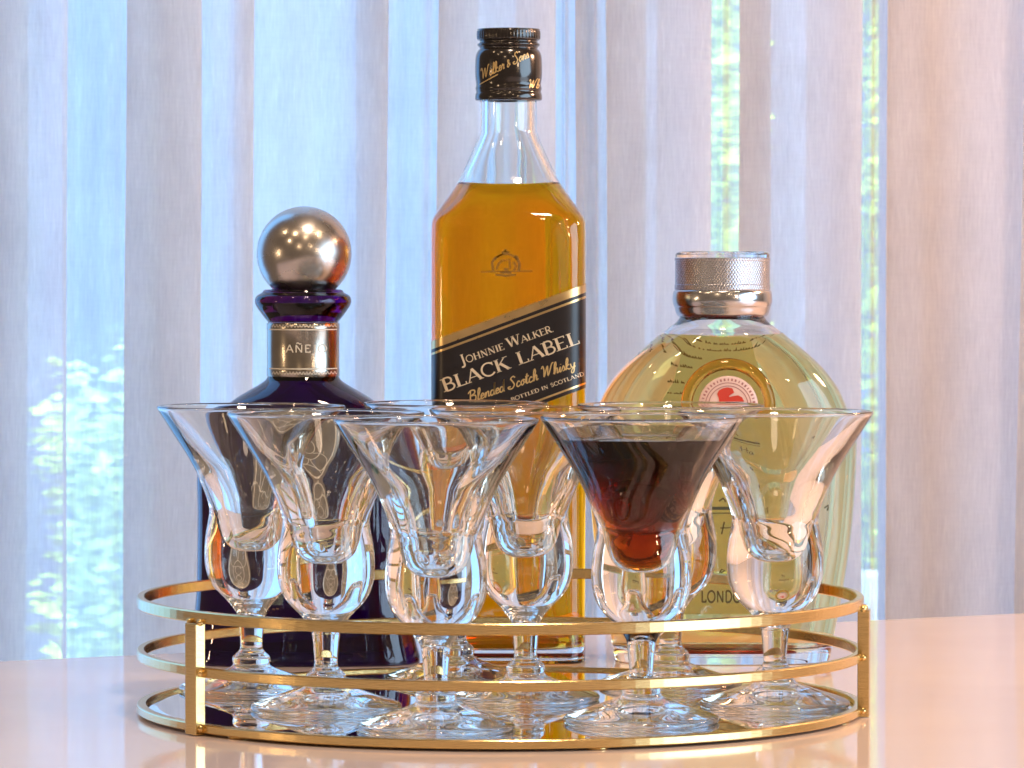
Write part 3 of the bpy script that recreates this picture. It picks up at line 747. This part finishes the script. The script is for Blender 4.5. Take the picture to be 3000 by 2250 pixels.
# ------------------------------------------------------------------ beyond the curtain: wall beside the window, garden, sky
M_wall = principled('warm_plaster', (.62, .50, .42), .8, noise=(14, .06, (1, 1, 1)))
V, F = box(px_x(2616, 300), 260, 300, 312, -75, 260); ww = mesh('window_wall', V, F, M_wall, smooth=False); tag(ww, 'plain plaster wall beside the window, behind the right end of the curtain', 'wall')
M_gwall = principled('pale_blue_render', (.10, .15, .20), .8, noise=(6, .08, (1, 1, 1)))
V, F = box(40, 260, 600, 616, -75, -24); gw = mesh('garden_wall', V, F, M_gwall, smooth=False); tag(gw, 'low pale garden wall seen faintly through the curtain', 'wall')
def leaf_mat():
    N = NT('sunlit_leaf'); df = N.n('ShaderNodeBsdfDiffuse'); tr = N.n('ShaderNodeBsdfTranslucent'); oi = N.n('ShaderNodeTexCoord')
    nz = N.n('ShaderNodeTexNoise'); nz.inputs['Scale'].default_value = 7; N.l(oi.outputs['Object'], nz.inputs['Vector'])
    mx = N.n('ShaderNodeMix', data_type='RGBA'); mx.inputs[6].default_value = (.10, .26, .06, 1); mx.inputs[7].default_value = (.34, .56, .12, 1); N.l(nz.outputs[0], mx.inputs[0])
    N.l(mx.outputs[2], df.inputs[0]); N.l(mx.outputs[2], tr.inputs[0]); m = N.n('ShaderNodeMixShader'); m.inputs[0].default_value = .5
    N.l(df.outputs[0], m.inputs[1]); N.l(tr.outputs[0], m.inputs[2]); N.l(m.outputs[0], N.out.inputs[0]); return N.m
M_leaf = leaf_mat()
def hedge(name, label, x0, x1, zb, top, n):
    V, F = [], []
    for k in range(n):
        x = random.uniform(x0, x1); z = random.uniform(zb, top(x)); y = random.uniform(640, 730) + 12 * sin(x * .3) + 10 * sin(z * .25)
        r = random.uniform(1.3, 2.7)
        e = Matrix.Rotation(random.uniform(0, 6.28), 3, 'Z') @ Matrix.Rotation(random.uniform(-1.2, 1.2), 3, 'X')
        b = len(V)
        for p in ((-r, 0, 0), (0, -.45 * r, .1 * r), (r, 0, 0), (0, .45 * r, .1 * r)): V.append(tuple(Vector((x, y, z)) + e @ Vector(p)))
        F.append((b, b + 1, b + 2, b + 3))
    o = mesh(name, V, F, M_leaf, smooth=False); return tag(o, label, 'hedge', kind='stuff')
hedge('hedge', 'green hedge in the garden, seen through the left end of the curtain', -71, -61, -60, lambda x: 10 + 9 * sin(x * .21) + 5 * sin(x * .5), 1900)
hedge('columnar_shrub', 'tall narrow green shrub in the garden, seen right of the tall bottle', 31.5, 37.5, -30, lambda x: 95, 2400)
hedge('columnar_shrub', 'tall narrow green shrub in the garden, seen at the right edge of the window', 56.5, 62.5, -30, lambda x: 95, 2400)
def sky_mat():
    N = NT('bright_sky'); e = N.n('ShaderNodeEmission'); e.inputs[0].default_value = (.25, .53, 1.0, 1); e.inputs[1].default_value = 2.05
    N.l(e.outputs[0], N.out.inputs[0]); return N.m
V, F = [], []
for j in range(13):
    for i in range(25):
        a = radians(-60 + 120 * i / 24); el = radians(-25 + 90 * j / 12)
        V.append((1100 * sin(a) * cos(el), 260 + 1100 * cos(a) * cos(el), 1100 * sin(el)))
for j in range(12):
    for i in range(24):
        a = j * 25 + i; F.append((a, a + 1, a + 26, a + 25))
sk = mesh('sky', V, F, sky_mat()); tag(sk, kind='structure')
